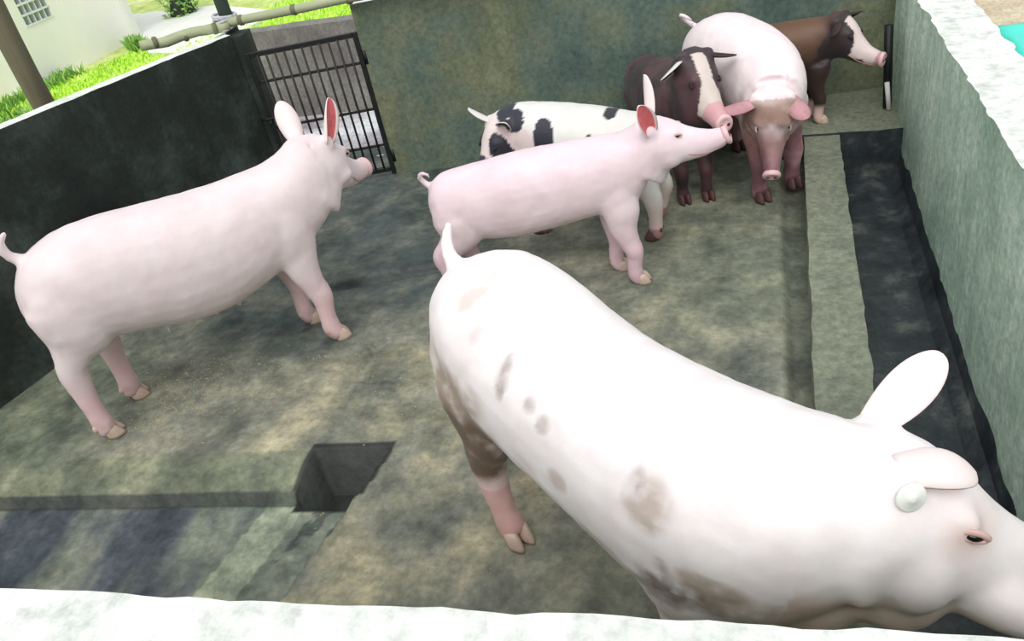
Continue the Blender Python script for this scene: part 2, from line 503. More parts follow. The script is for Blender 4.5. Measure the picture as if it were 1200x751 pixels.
def make_ear(name, parent, base, axis, face, length, width, mats, bend=0.0, cup=0.35, thick=0.010, fold=0.0):
    """a leaf shaped, cupped ear; axis = root to tip, face = the way the hollow looks"""
    axis = axis.normalized(); face = (face - axis * face.dot(axis)).normalized(); side = axis.cross(face)
    nu, nv = 16, 8
    front = []; back = []
    base = base - axis * 0.014
    for i in range(nu + 1):
        t = math.sin(0.5 * math.pi * i / nu)
        wd = width * 0.5 * (0.55 + 1.15 * t - 0.80 * t * t) * math.sqrt(max(0.0, 1 - t ** 3.2)) + 0.002
        ang = bend * t * t
        c = base + axis * (length * t * math.cos(ang * 0.5)) + face * (length * t * math.sin(ang * 0.5) * (1 + fold * t))
        for j in range(nv + 1):
            v = 2 * j / nv - 1
            curl = cup * (1 - 0.45 * t)
            p = c + side * (wd * v * math.cos(curl * abs(v))) + face * (wd * (v * v) * curl * 1.1)
            th = thick * (1 - 0.55 * t) * (1 - 0.6 * v * v)
            front.append(p + face * th * 0.5); back.append(p - face * th * 0.5)
    n = (nu + 1) * (nv + 1)
    vs = front + back
    fs = []; mi = []
    I = lambda i, j: i * (nv + 1) + j
    for i in range(nu):
        for j in range(nv):
            a, b, c, d = I(i, j), I(i + 1, j), I(i + 1, j + 1), I(i, j + 1)
            inner = 1 <= j < nv - 1 and i < nu - 1
            fs.append((a, d, c, b)); mi.append(1 if inner else 0)
            fs.append((a + n, b + n, c + n, d + n)); mi.append(0)
        for j in (0, nv):
            a, b = I(i, j), I(i + 1, j)
            fs.append((a, b, b + n, a + n)); mi.append(0)
    for i in (0, nu):
        for j in range(nv):
            a, b = I(i, j), I(i, j + 1)
            fs.append((a, b, b + n, a + n)); mi.append(0)
    o = pyobj(name, vs, fs, mats, parent, smooth=True, midx=mi)
    bm = bmesh.new(); bm.from_mesh(o.data); bmesh.ops.recalc_face_normals(bm, faces=bm.faces); bm.to_mesh(o.data); bm.free()
    return o

def leg_pts(kind, top, hoof, L, k=1.0, kx=1.0):
    """top=(x,y,z) centre of shoulder or ham, hoof=(x,y); L = length of the straight part of the leg; returns tube points and the hoof direction"""
    tx, ty, tz = top; hx, hy = hoof; hz = hoof[2] if len(hoof) > 2 else 0.0
    if kind == 'front':
        rows = [(tz, 0.0, 0.0, 0.085, 0.055), (L * 1.25, .22, 0.0, 0.080, 0.055), (L * 0.98, .50, -0.012, 0.062, 0.048), (L * 0.76, .70, -0.006, 0.047, 0.041),
                (L * 0.56, .84, 0.006, 0.042, 0.040), (L * 0.44, .90, 0.002, 0.036, 0.034), (L * 0.28, .94, -0.004, 0.032, 0.030), (L * 0.17, .97, -0.004, 0.035, 0.033), (L * 0.09, 1.0, 0.006, 0.034, 0.034), (0.022, 1.0, 0.016, 0.032, 0.032)]
    else:
        hk = L * 0.72; g = tz - hk
        rows = [(tz, 0.0, 0.0, 0.125, 0.070), (hk + g * .74, .15, 0.018, 0.115, 0.068), (hk + g * .44, .40, 0.012, 0.085, 0.056), (hk + g * .18, .66, -0.016, 0.060, 0.045),
                (hk, .84, -0.036, 0.049, 0.039), (L * 0.62, .91, -0.040, 0.046, 0.037), (L * 0.44, .95, -0.030, 0.036, 0.032), (L * 0.28, .97, -0.020, 0.033, 0.030), (L * 0.16, .99, -0.010, 0.036, 0.033), (L * 0.09, 1.0, 0.0, 0.034, 0.034), (0.022, 1.0, 0.010, 0.032, 0.032)]
    return [(tx + (hx - tx) * f + dx * kx, ty + (hy - ty) * f, z + hz * min(1, f * 1.4), rx * k * 1.1, ry * k * 1.12) for z, f, dx, rx, ry in rows]

def make_pig(name, label, loc, yaw, trunk, head, legs, tail, ears, col, group='pigs in the pen', voxel=0.011, smooth=7,
             hoof_mat=M_HOOF_PALE, extra=(), eyes=(1, -1), mouth=True, lid=None, z0=0.0, scale=1.0, snout_mat=M_SNOUT, teats=()):
    root = empty(name, (loc[0], loc[1], z0), yaw)
    tag(root, label, 'pig', group)
    s = scale
    bm = bmesh.new()
    # trunk: (x, y, zc, half height, half width)
    T = [tuple(v * s for v in r) for r in trunk]
    C = catmull(T, 4)
    rings = []; SEG = 28
    for i, p in enumerate(C):
        a = C[max(0, i - 1)]; b = C[min(len(C) - 1, i + 1)]
        t = Vector((b[0] - a[0], b[1] - a[1], 0)); t.normalize()
        side = Vector((-t.y, t.x, 0))
        rg = []
        for k in range(SEG):
            th = 2 * math.pi * k / SEG
            cx, sz = math.cos(th), math.sin(th)
            e = 0.88                                             # a little squarer than an ellipse
            cx = math.copysign(abs(cx) ** e, cx); sz = math.copysign(abs(sz) ** e, sz)
            rg.append(Vector(p[:3]) + side * (p[4] * cx) + Vector((0, 0, p[3] * sz)))
        rings.append(rg)
    loft(bm, rings)
    # head
    H = head_frame(Vector(head['o']) * s, head['yaw'], head['pitch'], head.get('roll', 0.0))
    hs = head['scale'] * s
    lat = head.get('wide', 1.0)
    rings = []
    for (x, z, hh, hw) in catmull(HEAD_SECT, 3):
        rg = []
        for k in range(20):
            th = 2 * math.pi * k / 20
            cx, sz = math.cos(th), math.sin(th)
            wv = hw * lat * (1.0 - 0.12 * sz)
            rg.append(H @ Vector((x * hs, cx * wv * hs, (z + sz * hh) * hs)))
        rings.append(rg)
    loft(bm, rings)
    for sd in (1, -1):
        ball(bm, H @ Vector((0.045 * hs, sd * 0.055 * hs, -0.080 * hs)), 0.082 * hs, 0.052 * hs, 0.066 * hs * head.get('jowl', 1.0))   # jowl
        if head.get('jaw'): ball(bm, H @ Vector((0.15 * hs, sd * 0.02 * hs, -0.105 * hs)), 0.15 * hs, 0.05 * hs, 0.06 * hs * head['jaw'])
        ball(bm, H @ Vector((0.085 * hs, sd * 0.056 * hs, 0.022 * hs)), 0.042 * hs, 0.026 * hs, 0.026 * hs)   # brow
        ball(bm, H @ Vector((-0.005 * hs, sd * 0.066 * hs, 0.055 * hs)), 0.042 * hs, 0.036 * hs, 0.042 * hs)  # ear root
    # neck joining the trunk's end with the head
    e = T[-1]; hc = H @ Vector((0.0, 0, -0.035 * hs)); e0 = Vector(T[-2][:3])
    nk = []
    for i in range(9):
        u = i / 8 * 1.15
        p = (Vector(e0) * (1 - u) + Vector(e[:3]) * u) * (1 - u) + (Vector(e[:3]) * (1 - u) + hc * u) * u
        nk.append((*p, (T[-2][3] * (1 - u) + 0.128 * hs * u) * 1.02, (T[-2][4] * (1 - u) + 0.11 * lat * hs * u) * 1.02))
    tube(bm, nk, 20, Vector((0.0, 1, 0)) if abs(math.cos(head['yaw'])) > 0.5 else Vector((0, 1, 0)))
    # shoulder and ham muscles, legs
    for kind, top, hoof, L in legs:
        tp = [v * s for v in top]; hf = [v * s for v in hoof]
        k = (1.0 if len(top) < 4 else top[3])
        pts = leg_pts(kind, tp[:3], hf, L * s, k * s, s * (top[4] if len(top) > 4 else 1.0))
        tube(bm, catmull(pts, 3), 14, Vector((0, 1, 0)))
    for (c, r) in extra:
        ball(bm, Vector(c) * s, *[v * s for v in r])
    # tail
    tl = catmull([tuple(v * s for v in p) + (r * s, r * s) for p, r in tail], 4)
    tube(bm, tl, 10, Vector((0.3, 1, 0.2)))
    for tx, ty, tz in teats:
        ball(bm, Vector((tx, ty, tz)) * s, 0.011 * s, 0.010 * s, 0.022 * s, u=8, v=6)
    me = bpy.data.meshes.new('tmp')
    bmesh.ops.recalc_face_normals(bm, faces=bm.faces)
    bm.to_mesh(me); bm.free()
    tmp = bpy.data.objects.new('tmp', me); COL.objects.link(tmp)
    rm = tmp.modifiers.new('r', 'REMESH'); rm.mode = 'VOXEL'; rm.voxel_size = voxel
    sm = tmp.modifiers.new('s', 'SMOOTH'); sm.factor = 0.5; sm.iterations = smooth
    dg = bpy.context.evaluated_depsgraph_get()
    nm = bpy.data.meshes.new_from_object(tmp.evaluated_get(dg))
    bpy.data.objects.remove(tmp)
    nm.name = 'pig_body'
    nm.materials.clear()
    Hi = H.inverted()
    nm.update()
    nrm = [v.normal.copy() for v in nm.vertices]
    for v, n_ in zip(nm.vertices, nrm):                          # slack skin: small folds and muscle
        q = v.co / s
        a = 0.0030 * fbm(q.x * 8, q.y * 8, q.z * 5) + 0.0012 * fbm(q.x * 26, q.y * 26, q.z * 20)
        v.co += n_ * (a * s)
    ca = nm.color_attributes.new('Col', 'FLOAT_COLOR', 'POINT')
    buf = []
    for v in nm.vertices:
        c = col(v.co / s, (Hi @ v.co) / hs)
        buf += [max(0, c[0]), max(0, c[1]), max(0, c[2]), 1.0]
    ca.data.foreach_set('color', buf)
    body = link_mesh('body', nm, [M_SKIN], root, True)
    bvh = BVHTree.FromPolygons([v.co[:] for v in nm.vertices], [p.vertices[:] for p in nm.polygons])
    def hit(o_, d_):
        h = bvh.ray_cast(o_, d_)
        return (h[0], h[1]) if h[0] is not None else (o_ + d_ * 0.3, -d_)
    hx = (H.to_3x3() @ Vector((1, 0, 0))).normalized(); hy = (H.to_3x3() @ Vector((0, 1, 0))).normalized(); hz = (H.to_3x3() @ Vector((0, 0, 1))).normalized()
    # eyes
    for sd in eyes:
        o_ = H @ Vector((0.112 * hs, sd * 0.4, 0.012 * hs))
        p, nn = hit(o_, -hy * sd)
        B = Matrix((hx, (hy * sd), hz)).transposed().to_4x4()
        b2 = bmesh.new(); ball(b2, p - hy * sd * 0.001 * hs, 0.0135 * hs, 0.009 * hs, 0.0075 * hs, B, 12, 8)
        eye = bmobj('eye', b2, M_EYE, root, True)
        b2 = bmesh.new()
        tp = []
        for k in range(13):
            th = math.pi * k / 12
            q = p + hx * (0.0175 * hs * math.cos(th)) + hz * (0.0085 * hs * math.sin(th)) + hy * sd * 0.003 * hs * math.sin(th)
            tp.append((*q, 0.0055 * hs, 0.0045 * hs))
        tube(b2, tp, 6, hy)
        tp = []
        for k in range(13):
            th = math.pi * k / 12
            q = p + hx * (0.0175 * hs * math.cos(th)) - hz * (0.006 * hs * math.sin(th)) + hy * sd * 0.002 * hs * math.sin(th)
            tp.append((*q, 0.004 * hs, 0.0035 * hs))
        tube(b2, tp, 6, hy)
        bmobj('eyelid', b2, lid or M_EYELID, eye, True)
    # snout disc with nostrils
    b2 = bmesh.new()
    prof = [(0.312, 0.037), (0.322, 0.0415), (0.330, 0.042), (0.336, 0.039), (0.338, 0.028), (0.336, 0.004)]
    rg = []
    for x, r in prof:
        rg.append([H @ Vector((x * hs - 0.010 * hs * math.sin(th), r * 1.02 * hs * math.cos(th), (-0.058 + r * 1.05 * math.sin(th)) * hs)) for th in [2 * math.pi * k / 20 for k in range(20)]])
    loft(b2, rg)
    sn = bmobj('snout', b2, snout_mat, root, True)
    for sd in (1, -1):
        b2 = bmesh.new()
        ball(b2, H @ Vector((0.338 * hs, sd * 0.017 * hs, -0.056 * hs)), 0.004 * hs, 0.0085 * hs, 0.011 * hs, H.to_3x3().to_4x4(), 10, 6)
        bmobj('nostril', b2, M_NOSTRIL, sn, True)
    # mouth
    if mouth:
        for sd in (1, -1):
            tp = []
            for k in range(9):
                u = k / 8
                o_ = H @ Vector(((0.305 - 0.155 * u) * hs, sd * 0.3, (-0.098 - 0.012 * math.sin(u * 3.1) + 0.014 * u * u) * hs))
                p, nn = hit(o_, -hy * sd)
                tp.append((*p, 0.0035 * hs, 0.0035 * hs))
            b2 = bmesh.new(); tube(b2, tp, 6, hz)
            bmobj('mouth', b2, M_MOUTH, root, True)
    # ears: base in head units, axis and face in head frame
    for e in ears:
        make_ear('ear', root, H @ (Vector(e['base']) * hs), H.to_3x3() @ Vector(e['axis']), H.to_3x3() @ Vector(e['face']),
                 e['len'] * s, e['wid'] * s, e.get('mats', [M_EAR_OUT, M_EAR_SOFT]), e.get('bend', 0.0), e.get('cup', 0.4), e.get('thick', 0.012) * s, e.get('fold', 0.0))
    # hooves: two toes each and two dewclaws
    for kind, top, hoof, L in legs:
        hxp, hyp = hoof[0] * s + (0.016 if kind == 'front' else 0.012) * s, hoof[1] * s
        hz0 = (hoof[2] if len(hoof) > 2 else 0.0) * s
        k = s * (1.0 if len(top) < 4 else top[3])
        b2 = bmesh.new()
        for sd in (1, -1):
            rg = []
            for (z, xo, rx, ry) in ((0.0, 0.012, 0.033, 0.0175), (0.012, 0.010, 0.0325, 0.0180), (0.028, 0.005, 0.030, 0.0175), (0.042, 0.0, 0.026, 0.0155), (0.050, -0.002, 0.018, 0.010)):
                rg.append([Vector((hxp + (xo + rx * math.cos(th)) * k, hyp + (sd * 0.0178 + ry * math.sin(th) * (1 - 0.35 * max(0, math.cos(th)))) * k, hz0 + z * k + 0.001)) for th in [2 * math.pi * q / 12 for q in range(12)]])
            loft(b2, rg)
            ball(b2, Vector((hxp - 0.042 * k, hyp + sd * 0.018 * k, hz0 + 0.062 * k)), 0.012 * k, 0.009 * k, 0.016 * k, u=8, v=6)
        bmobj('hoof', b2, hoof_mat, root, True)
    return root, body, H, hs, hit, hy

# --- skin colourings (in the pig's own coordinates)
def pink_skin(base, pink, muddy=0.0, seed=0.0, leg_top=0.30, mud=lin(120, 92, 66)):
    def f(p, h):
        k = 1 - sstep(leg_top * 0.5, leg_top * 1.25, p.z)
        c = mixc(base, pink, 0.75 * k)
        c = mixc(c, pink, 0.35 * sstep(0.14, 0.30, h.x) * (1 if abs(h.y) < 0.2 and abs(h.z) < 0.25 else 0))
        m = muddy * (1 - sstep(0.02, 0.13, p.z)) * max(0, min(1, 0.55 + fbm(p.x * 18 + seed, p.y * 18, p.z * 18)))
        c = mixc(c, mud, min(0.85, m))
        g = 1 + 0.03 * fbm(p.x * 7, p.y * 7 + seed, p.z * 7)
        return tuple(v * g for v in c)
    return f

WHITE_PINK = lin(232, 217, 219); PINK_LEG = lin(232, 192, 196)

# 1: tall pig beside the dark wall
t1 = [(-0.515, 0, .545, .04, .04), (-0.495, 0, .55, .10, .09), (-0.45, 0, .555, .155, .135), (-0.37, 0, .555, .200, .165), (-0.27, 0, .562, .212, .18), (-0.16, 0, .552, .222, .188),
      (-0.04, 0, .53, .232, .192), (0.09, 0, .52, .230, .190), (0.21, 0, .527, .216, .182), (0.33, 0, .548, .198, .170), (0.43, 0, .572, .183, .152), (0.52, 0, .615, .170, .135), (0.575, 0.015, .655, .150, .125)]
legs1 = [('hind', (-0.37, -0.095, .55, 1.0, 0.2), (-0.470, -0.095), .45), ('hind', (-0.33, 0.095, .55, 1.0, -0.2), (-0.36, 0.10), .45),
         ('front', (0.41, -0.095, .50), (0.445, -0.10), .38), ('front', (0.38, 0.095, .50), (0.385, 0.11), .36)]
ears1 = [dict(base=(-0.01, -0.075, 0.075), axis=(-0.05, -0.22, 1.0), face=(-0.05, -1.0, 0.0), len=.165, wid=.092, cup=0.8, mats=[M_EAR_OUT, M_EAR_PINK]),
         dict(base=(-0.01, 0.075, 0.075), axis=(-0.10, 0.40, 1.0), face=(0.8, 0.7, 0.1), len=.165, wid=.105, cup=0.6, mats=[M_EAR_OUT, M_EAR_SOFT])]
make_pig('pig', 'tall pale pink pig with upright ears standing side-on beside the dark wall', (-2.069, 2.069), R(42.2), t1,
         dict(o=(0.615, 0.03, .705), yaw=R(38), pitch=R(-22), scale=0.95, jowl=0.6), legs1,
         [((-0.40, 0, .68), .030), ((-0.440, 0.0, .725), .024), ((-0.462, -0.005, .755), .020), ((-0.466, -0.01, .785), .018), ((-0.452, -0.015, .815), .015), ((-0.428, -0.02, .835), .012)],
         ears1, pink_skin(WHITE_PINK, PINK_LEG, 0.5, 1.0),
         extra=[((-0.37, -0.10, .51), (.13, .075, .17)), ((-0.36, 0.10, .51), (.13, .075, .17)), ((-0.415, 0, .50), (.095, .15, .15)), ((0.40, -0.105, .52), (.10, .06, .15)), ((0.40, 0.105, .52), (.10, .06, .15))],
         teats=[(x, sd * 0.055, 0.545 - 0.245 - 0.0) for x in (-0.12, -0.03, 0.06, 0.15) for sd in (-1, 1)])

# 2: smaller pink pig in the middle, head raised
t2 = [(-0.425, 0, .385, .03, .03), (-0.41, 0, .39, .075, .07), (-0.37, 0, .39, .115, .105), (-0.29, 0, .383, .142, .128), (-0.20, 0, .385, .155, .135), (-0.09, 0, .395, .165, .140),
      (0.03, 0, .412, .164, .140), (0.155, 0, .430, .157, .134), (0.27, 0, .446, .150, .125), (0.355, 0, .457, .147, .114), (0.42, 0, .488, .135, .100), (0.455, 0, .525, .115, .092)]
legs2 = [('hind', (-0.30, -0.07, .36, .85), (-0.375, -0.075), .26), ('hind', (-0.29, 0.07, .36, .85), (-0.30, 0.075), .26),
         ('front', (0.335, -0.065, .38, .85), (0.385, -0.075), .26), ('front', (0.32, 0.065, .38, .85), (0.300, 0.035), .26)]
PK = [M_EAR_OUT, M_EAR_PINK]
ears2 = [dict(base=(-0.01, -0.075, 0.075), axis=(-0.12, -0.50, 1.0), face=(0.55, -1.0, 0.0), len=.140, wid=.092, cup=0.75, mats=PK),
         dict(base=(-0.01, 0.070, 0.075), axis=(0.10, 0.30, 1.0), face=(1.0, 0.5, 0.1), len=.165, wid=.080, cup=0.6)]
make_pig('pig', 'slim pink pig with raised head and curled tail in the middle of the pen', (-0.874, 2.728), R(4.3), t2,
         dict(o=(0.485, 0, .578), yaw=R(3), pitch=R(5), scale=0.80), legs2,
         [((-0.405, 0, .465), .016), ((-0.428, 0, .485), .014), ((-0.440, -0.01, .515), .011), ((-0.420, -0.02, .535), .010), ((-0.400, -0.02, .525), .008), ((-0.400, -0.015, .510), .007)],
         ears2, pink_skin(lin(238, 218, 225), lin(228, 192, 204), 0.25, 2.0, 0.26), voxel=0.009, smooth=6,
         extra=[((-0.31, -0.075, .35), (.10, .055, .12)), ((-0.31, 0.075, .35), (.10, .055, .12)), ((0.33, -0.075, .39), (.075, .045, .11)), ((0.33, 0.075, .39), (.075, .045, .11))])

# 3: the big pig in front
def big_col(p, h):
    base = pink_skin(lin(250, 242, 242), lin(238, 208, 206), 0.0, 3.0, 0.34)(p, h)
    mud = lin(150, 122, 88); dk = lin(96, 72, 54)
    n1 = fbm(p.x * 6, p.y * 6, p.z * 6); n2 = fbm(p.x * 22, p.y * 22, p.z * 22)
    c = base
    # soiled ham and hind leg
    d = (1 - sstep(-0.27, -0.17, p.x)) * (1 - sstep(0.56, 0.72, p.z)) * sstep(0.20, 0.30, p.z) if p.y < 0.12 else 0
    leg = (1 - sstep(-0.22, -0.15, p.x)) * (1 - sstep(0.44, 0.56, p.z)) * sstep(0.24, 0.28, p.z) if p.y < 0.04 else 0
    c = mixc(c, mud, max(0, min(0.75, d * (0.62 + n1 * 1.0 + n2 * 0.5))))
    c = mixc(c, dk, max(0, min(0.88, leg * (0.75 + n1 * 0.6 + n2 * 0.4))))
    low = (1 - sstep(0.0, 0.10, p.z))
    c = mixc(c, lin(150, 82, 72), max(0, min(0.7, low * (0.6 + n2))))
    if p.z < 0.21 and p.x < -0.2: c = mixc(c, lin(226, 160, 152), 0.55)
    # patches on flank and shoulder
    for (qx, qz, rx, rz, cc, k) in ((-0.14, 0.69, 0.016, 0.05, dk, .55), (-0.055, 0.657, .016, .018, dk, .5), (-0.01, .63, .018, .02, dk, .4), (-0.30, .80, .03, .03, mud, .3), (-0.24, .76, .02, .03, dk, .25),
                                    (0.285, 0.605, 0.060, 0.05, mud, .55), (0.25, 0.63, .02, .03, dk, .35), (0.36, 0.44, .09, .05, dk, .8), (0.29, .385, .07, .035, dk, .6), (0.43, .50, .07, .03, mud, .6), (0.33, .50, .02, .02, dk, .5),
                                    (0.14, .40, .06, .03, mud, .3), (0.04, .52, .03, .03, mud, .4), (0.50, .44, .12, .05, mud, .5)):
        if p.y < 0:
            e = ((p.x - qx) / rx) ** 2 + ((p.z - qz) / rz) ** 2
            c = mixc(c, cc, max(0, min(k, (k * max(0, 1.4 - e) * max(0, 0.8 + 0.9 * n2 + 0.6 * n1)))))
    # round the eye and under the jaw
    e = math.hypot((h.x - 0.11) / 0.055, (h.z - 0.01) / 0.045)
    if h.y < 0: c = mixc(c, lin(206, 160, 140), 0.55 * max(0, 1 - e))
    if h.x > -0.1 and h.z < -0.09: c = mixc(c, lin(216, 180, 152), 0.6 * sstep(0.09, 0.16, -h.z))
    return c
t3 = [(-0.53, 0, .645, .04, .04), (-0.515, 0, .643, .10, .09), (-0.49, 0, .64, .138, .125), (-0.44, 0, .63, .176, .160), (-0.37, 0, .62, .208, .190), (-0.26, 0, .588, .222, .205), (-0.13, 0, .543, .220, .204),
      (0.02, 0, .498, .222, .205), (0.165, 0, .478, .232, .214), (0.30, 0, .476, .238, .219), (0.40, 0.01, .495, .226, .208), (0.47, 0.035, .520, .203, .185), (0.52, 0.06, .545, .178, .160), (0.55, 0.08, .56, .150, .135)]
legs3 = [('hind', (-0.38, -0.115, .54, 1.1), (-0.31, -0.145), .39), ('hind', (-0.40, 0.11, .54, 1.1), (-0.42, 0.13), .39),
         ('front', (0.30, -0.13, .46, 1.15), (0.30, -0.13), .34), ('front', (0.32, 0.13, .46, 1.15), (0.38, 0.13), .34)]
ears3 = [dict(base=(-0.01, 0.085, 0.070), axis=(0.53, 0.46, 0.66), face=(-0.1, -0.85, 0.4), len=.190, wid=.098, cup=0.35, thick=.018, mats=[M_EAR_OUT, M_EAR_OUT]),
         dict(base=(0.0, -0.062, 0.092), axis=(0.93, 0.10, 0.36), face=(0.27, 0.25, -0.90), len=.135, wid=.105, cup=0.45, bend=0.75, thick=.016)]
root3, body3, H3, hs3, hit3, hy3 = make_pig('pig', 'large white pig with muddy hind leg and round ear tag, nearest the bright-topped front wall', (-0.335, 1.31), R(-35), t3,
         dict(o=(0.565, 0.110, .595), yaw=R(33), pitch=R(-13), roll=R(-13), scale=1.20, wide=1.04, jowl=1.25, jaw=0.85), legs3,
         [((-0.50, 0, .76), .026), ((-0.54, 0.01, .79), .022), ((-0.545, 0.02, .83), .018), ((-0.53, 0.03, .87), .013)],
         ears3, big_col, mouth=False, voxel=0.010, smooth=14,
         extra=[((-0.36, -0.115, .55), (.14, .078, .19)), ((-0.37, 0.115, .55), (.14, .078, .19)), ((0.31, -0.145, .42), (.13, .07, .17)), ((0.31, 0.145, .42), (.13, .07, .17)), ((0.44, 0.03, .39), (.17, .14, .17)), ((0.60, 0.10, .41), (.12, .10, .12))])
p, nn = hit3(H3 @ Vector((0.012 * hs3, -0.4, 0.062 * hs3)), -hy3 * -1)
bm = bmesh.new()
q = nn.to_track_quat('Z', 'Y').to_matrix()
rg = []
for z, r in ((0.0, 0.026), (0.005, 0.026), (0.007, 0.023), (0.0075, 0.009), (0.009, 0.008), (0.0095, 0.003)):
    rg.append([p + q @ Vector((r * math.cos(t), r * math.sin(t), z)) for t in [2 * math.pi * k / 20 for k in range(20)]])
loft(bm, rg)
tag(bmobj('ear_tag', bm, M_TAG, root3, True), 'round white ear tag')

# 4: spotted pig
BLK = lin(38, 40, 52)
def spot_col(p, h):
    c = lin(226, 226, 220)
    n2 = 0.35 * fbm(p.x * 14, p.y * 14, p.z * 14)
    for (qx, qz, rx, rz) in ((0.115, 0.48, 0.045, 0.085), (-0.08, 0.455, 0.022, 0.035), (0.0, .43, .014, .02), (-0.16, .545, .028, .016), (0.24, .55, .04, .04), (0.30, .60, .04, .05), (-0.27, .30, .03, .04)):
        if ((p.x - qx) / rx) ** 2 + ((p.z - qz) / rz) ** 2 + n2 < 1.0: return BLK
    if -0.05 < h.x < 0.34 and abs(h.z) < 0.2:
        if ((h.x - 0.10) / 0.06) ** 2 + ((abs(h.y) - 0.085) / 0.05) ** 2 + n2 < 1: return BLK
        if ((h.x - 0.215) / 0.045) ** 2 + ((h.y + 0.0) / 0.07) ** 2 + n2 < 1 and h.z > -0.09: return lin(58, 52, 64)
        c = mixc(c, lin(224, 196, 196), 0.5)
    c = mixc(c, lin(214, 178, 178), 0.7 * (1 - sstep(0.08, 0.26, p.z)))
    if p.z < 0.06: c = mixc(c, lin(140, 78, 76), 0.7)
    return c
SPE = [M_EAR_SPOT, M_EAR_BLACK]
ears_s = [dict(base=(-0.01, -0.075, 0.07), axis=(0.15, -0.85, 0.55), face=(0.9, -0.1, -0.3), len=.13, wid=.085, cup=0.5, mats=SPE),
          dict(base=(-0.01, 0.075, 0.07), axis=(0.15, 0.85, 0.55), face=(0.9, 0.1, -0.3), len=.13, wid=.085, cup=0.5, mats=SPE)]
legs4 = [('hind', (-0.25, -0.07, .36, .85), (-0.30, -0.07), .26), ('hind', (-0.25, 0.08, .36, .85, 0.2), (-0.325, 0.120), .28),
         ('front', (0.22, -0.065, .38, .85), (0.22, -0.065), .26), ('front', (0.21, 0.065, .38, .85), (0.20, 0.07), .26)]
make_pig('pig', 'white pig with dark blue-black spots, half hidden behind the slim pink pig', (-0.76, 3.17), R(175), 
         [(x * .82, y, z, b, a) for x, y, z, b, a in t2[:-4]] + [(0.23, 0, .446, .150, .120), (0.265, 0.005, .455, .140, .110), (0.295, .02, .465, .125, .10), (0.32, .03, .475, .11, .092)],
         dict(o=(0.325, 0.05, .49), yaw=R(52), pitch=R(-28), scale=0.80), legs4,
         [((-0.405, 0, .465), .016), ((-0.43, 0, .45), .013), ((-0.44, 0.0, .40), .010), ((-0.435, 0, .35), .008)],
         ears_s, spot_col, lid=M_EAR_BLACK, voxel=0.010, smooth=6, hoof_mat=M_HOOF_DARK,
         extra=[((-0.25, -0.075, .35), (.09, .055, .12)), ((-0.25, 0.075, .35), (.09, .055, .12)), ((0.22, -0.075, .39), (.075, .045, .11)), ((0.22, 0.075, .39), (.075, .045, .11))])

# 5: pale pig at the back, seen head-on with its head hung low
def hung_col(p, h):
    c = mixc(lin(242, 228, 230), lin(196, 150, 156), 0.95 * (1 - sstep(0.20, 0.46, p.z)))  # lower body darkened: shade put into the skin colour
    if h.x > -0.05 and abs(h.y) < 0.14 and abs(h.z) < 0.2:
        n1 = fbm(p.x * 16, p.y * 16, p.z * 16)
        c = mixc(c, lin(176, 136, 128), max(0, min(0.8, 0.6 + n1)) * sstep(-0.03, 0.05, h.x))
        if 0.0 < h.x < 0.1: c = mixc(c, lin(150, 116, 88), 0.45)
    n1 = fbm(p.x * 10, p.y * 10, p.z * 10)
    c = mixc(c, lin(112, 72, 82), max(0, min(0.85, (0.75 + n1) * (1 - sstep(0.14, 0.36, p.z)))))  # dirty legs, painted darker still for the shade among the pigs
    return c
ears5 = [dict(base=(-0.005, -0.085, 0.06), axis=(0.25, -1.0, 0.10), face=(0.8, -0.1, -0.6), len=.135, wid=.085, cup=0.5, mats=[M_EAR_DUSK, M_EAR_PINK]),
         dict(base=(-0.005, 0.085, 0.06), axis=(0.75, 0.50, 0.25), face=(0.7, 0.1, -0.7), len=.11, wid=.085, cup=0.5, mats=[M_EAR_DUSK, M_EAR_DUSK])]
t5 = [(x * .85, y, z, b, a) for x, y, z, b, a in
      [(-0.425, -0.02, .435, .03, .03), (-0.41, -0.02, .44, .08, .08), (-0.37, -0.015, .445, .135, .125), (-0.29, -0.005, .452, .165, .152), (-0.20, 0, .455, .178, .160), (-0.09, 0, .455, .180, .163),
      (0.03, 0, .452, .175, .160), (0.155, -0.005, .445, .168, .148), (0.25, -0.02, .43, .155, .132), (0.31, -0.04, .41, .140, .115), (0.36, -0.07, .385, .125, .102)]]
legs5 = [('hind', (-0.24, -0.085, .40, .9), (-0.25, -0.09), .29), ('hind', (-0.24, 0.075, .40, .9), (-0.25, 0.09), .29),
         ('front', (0.20, -0.085, .38, .9), (0.235, -0.075), .28), ('front', (0.20, 0.075, .38, .9), (0.20, 0.085), .28)]
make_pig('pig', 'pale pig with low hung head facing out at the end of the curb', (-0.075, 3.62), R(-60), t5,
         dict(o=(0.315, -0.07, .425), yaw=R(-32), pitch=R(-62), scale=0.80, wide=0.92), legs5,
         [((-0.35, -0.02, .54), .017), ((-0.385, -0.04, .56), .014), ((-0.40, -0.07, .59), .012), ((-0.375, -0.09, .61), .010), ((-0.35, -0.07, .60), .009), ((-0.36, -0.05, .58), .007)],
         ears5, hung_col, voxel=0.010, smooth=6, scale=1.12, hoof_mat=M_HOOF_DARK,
         extra=[((-0.24, -0.09, .40), (.10, .065, .13)), ((-0.24, 0.08, .40), (.10, .065, .13))])

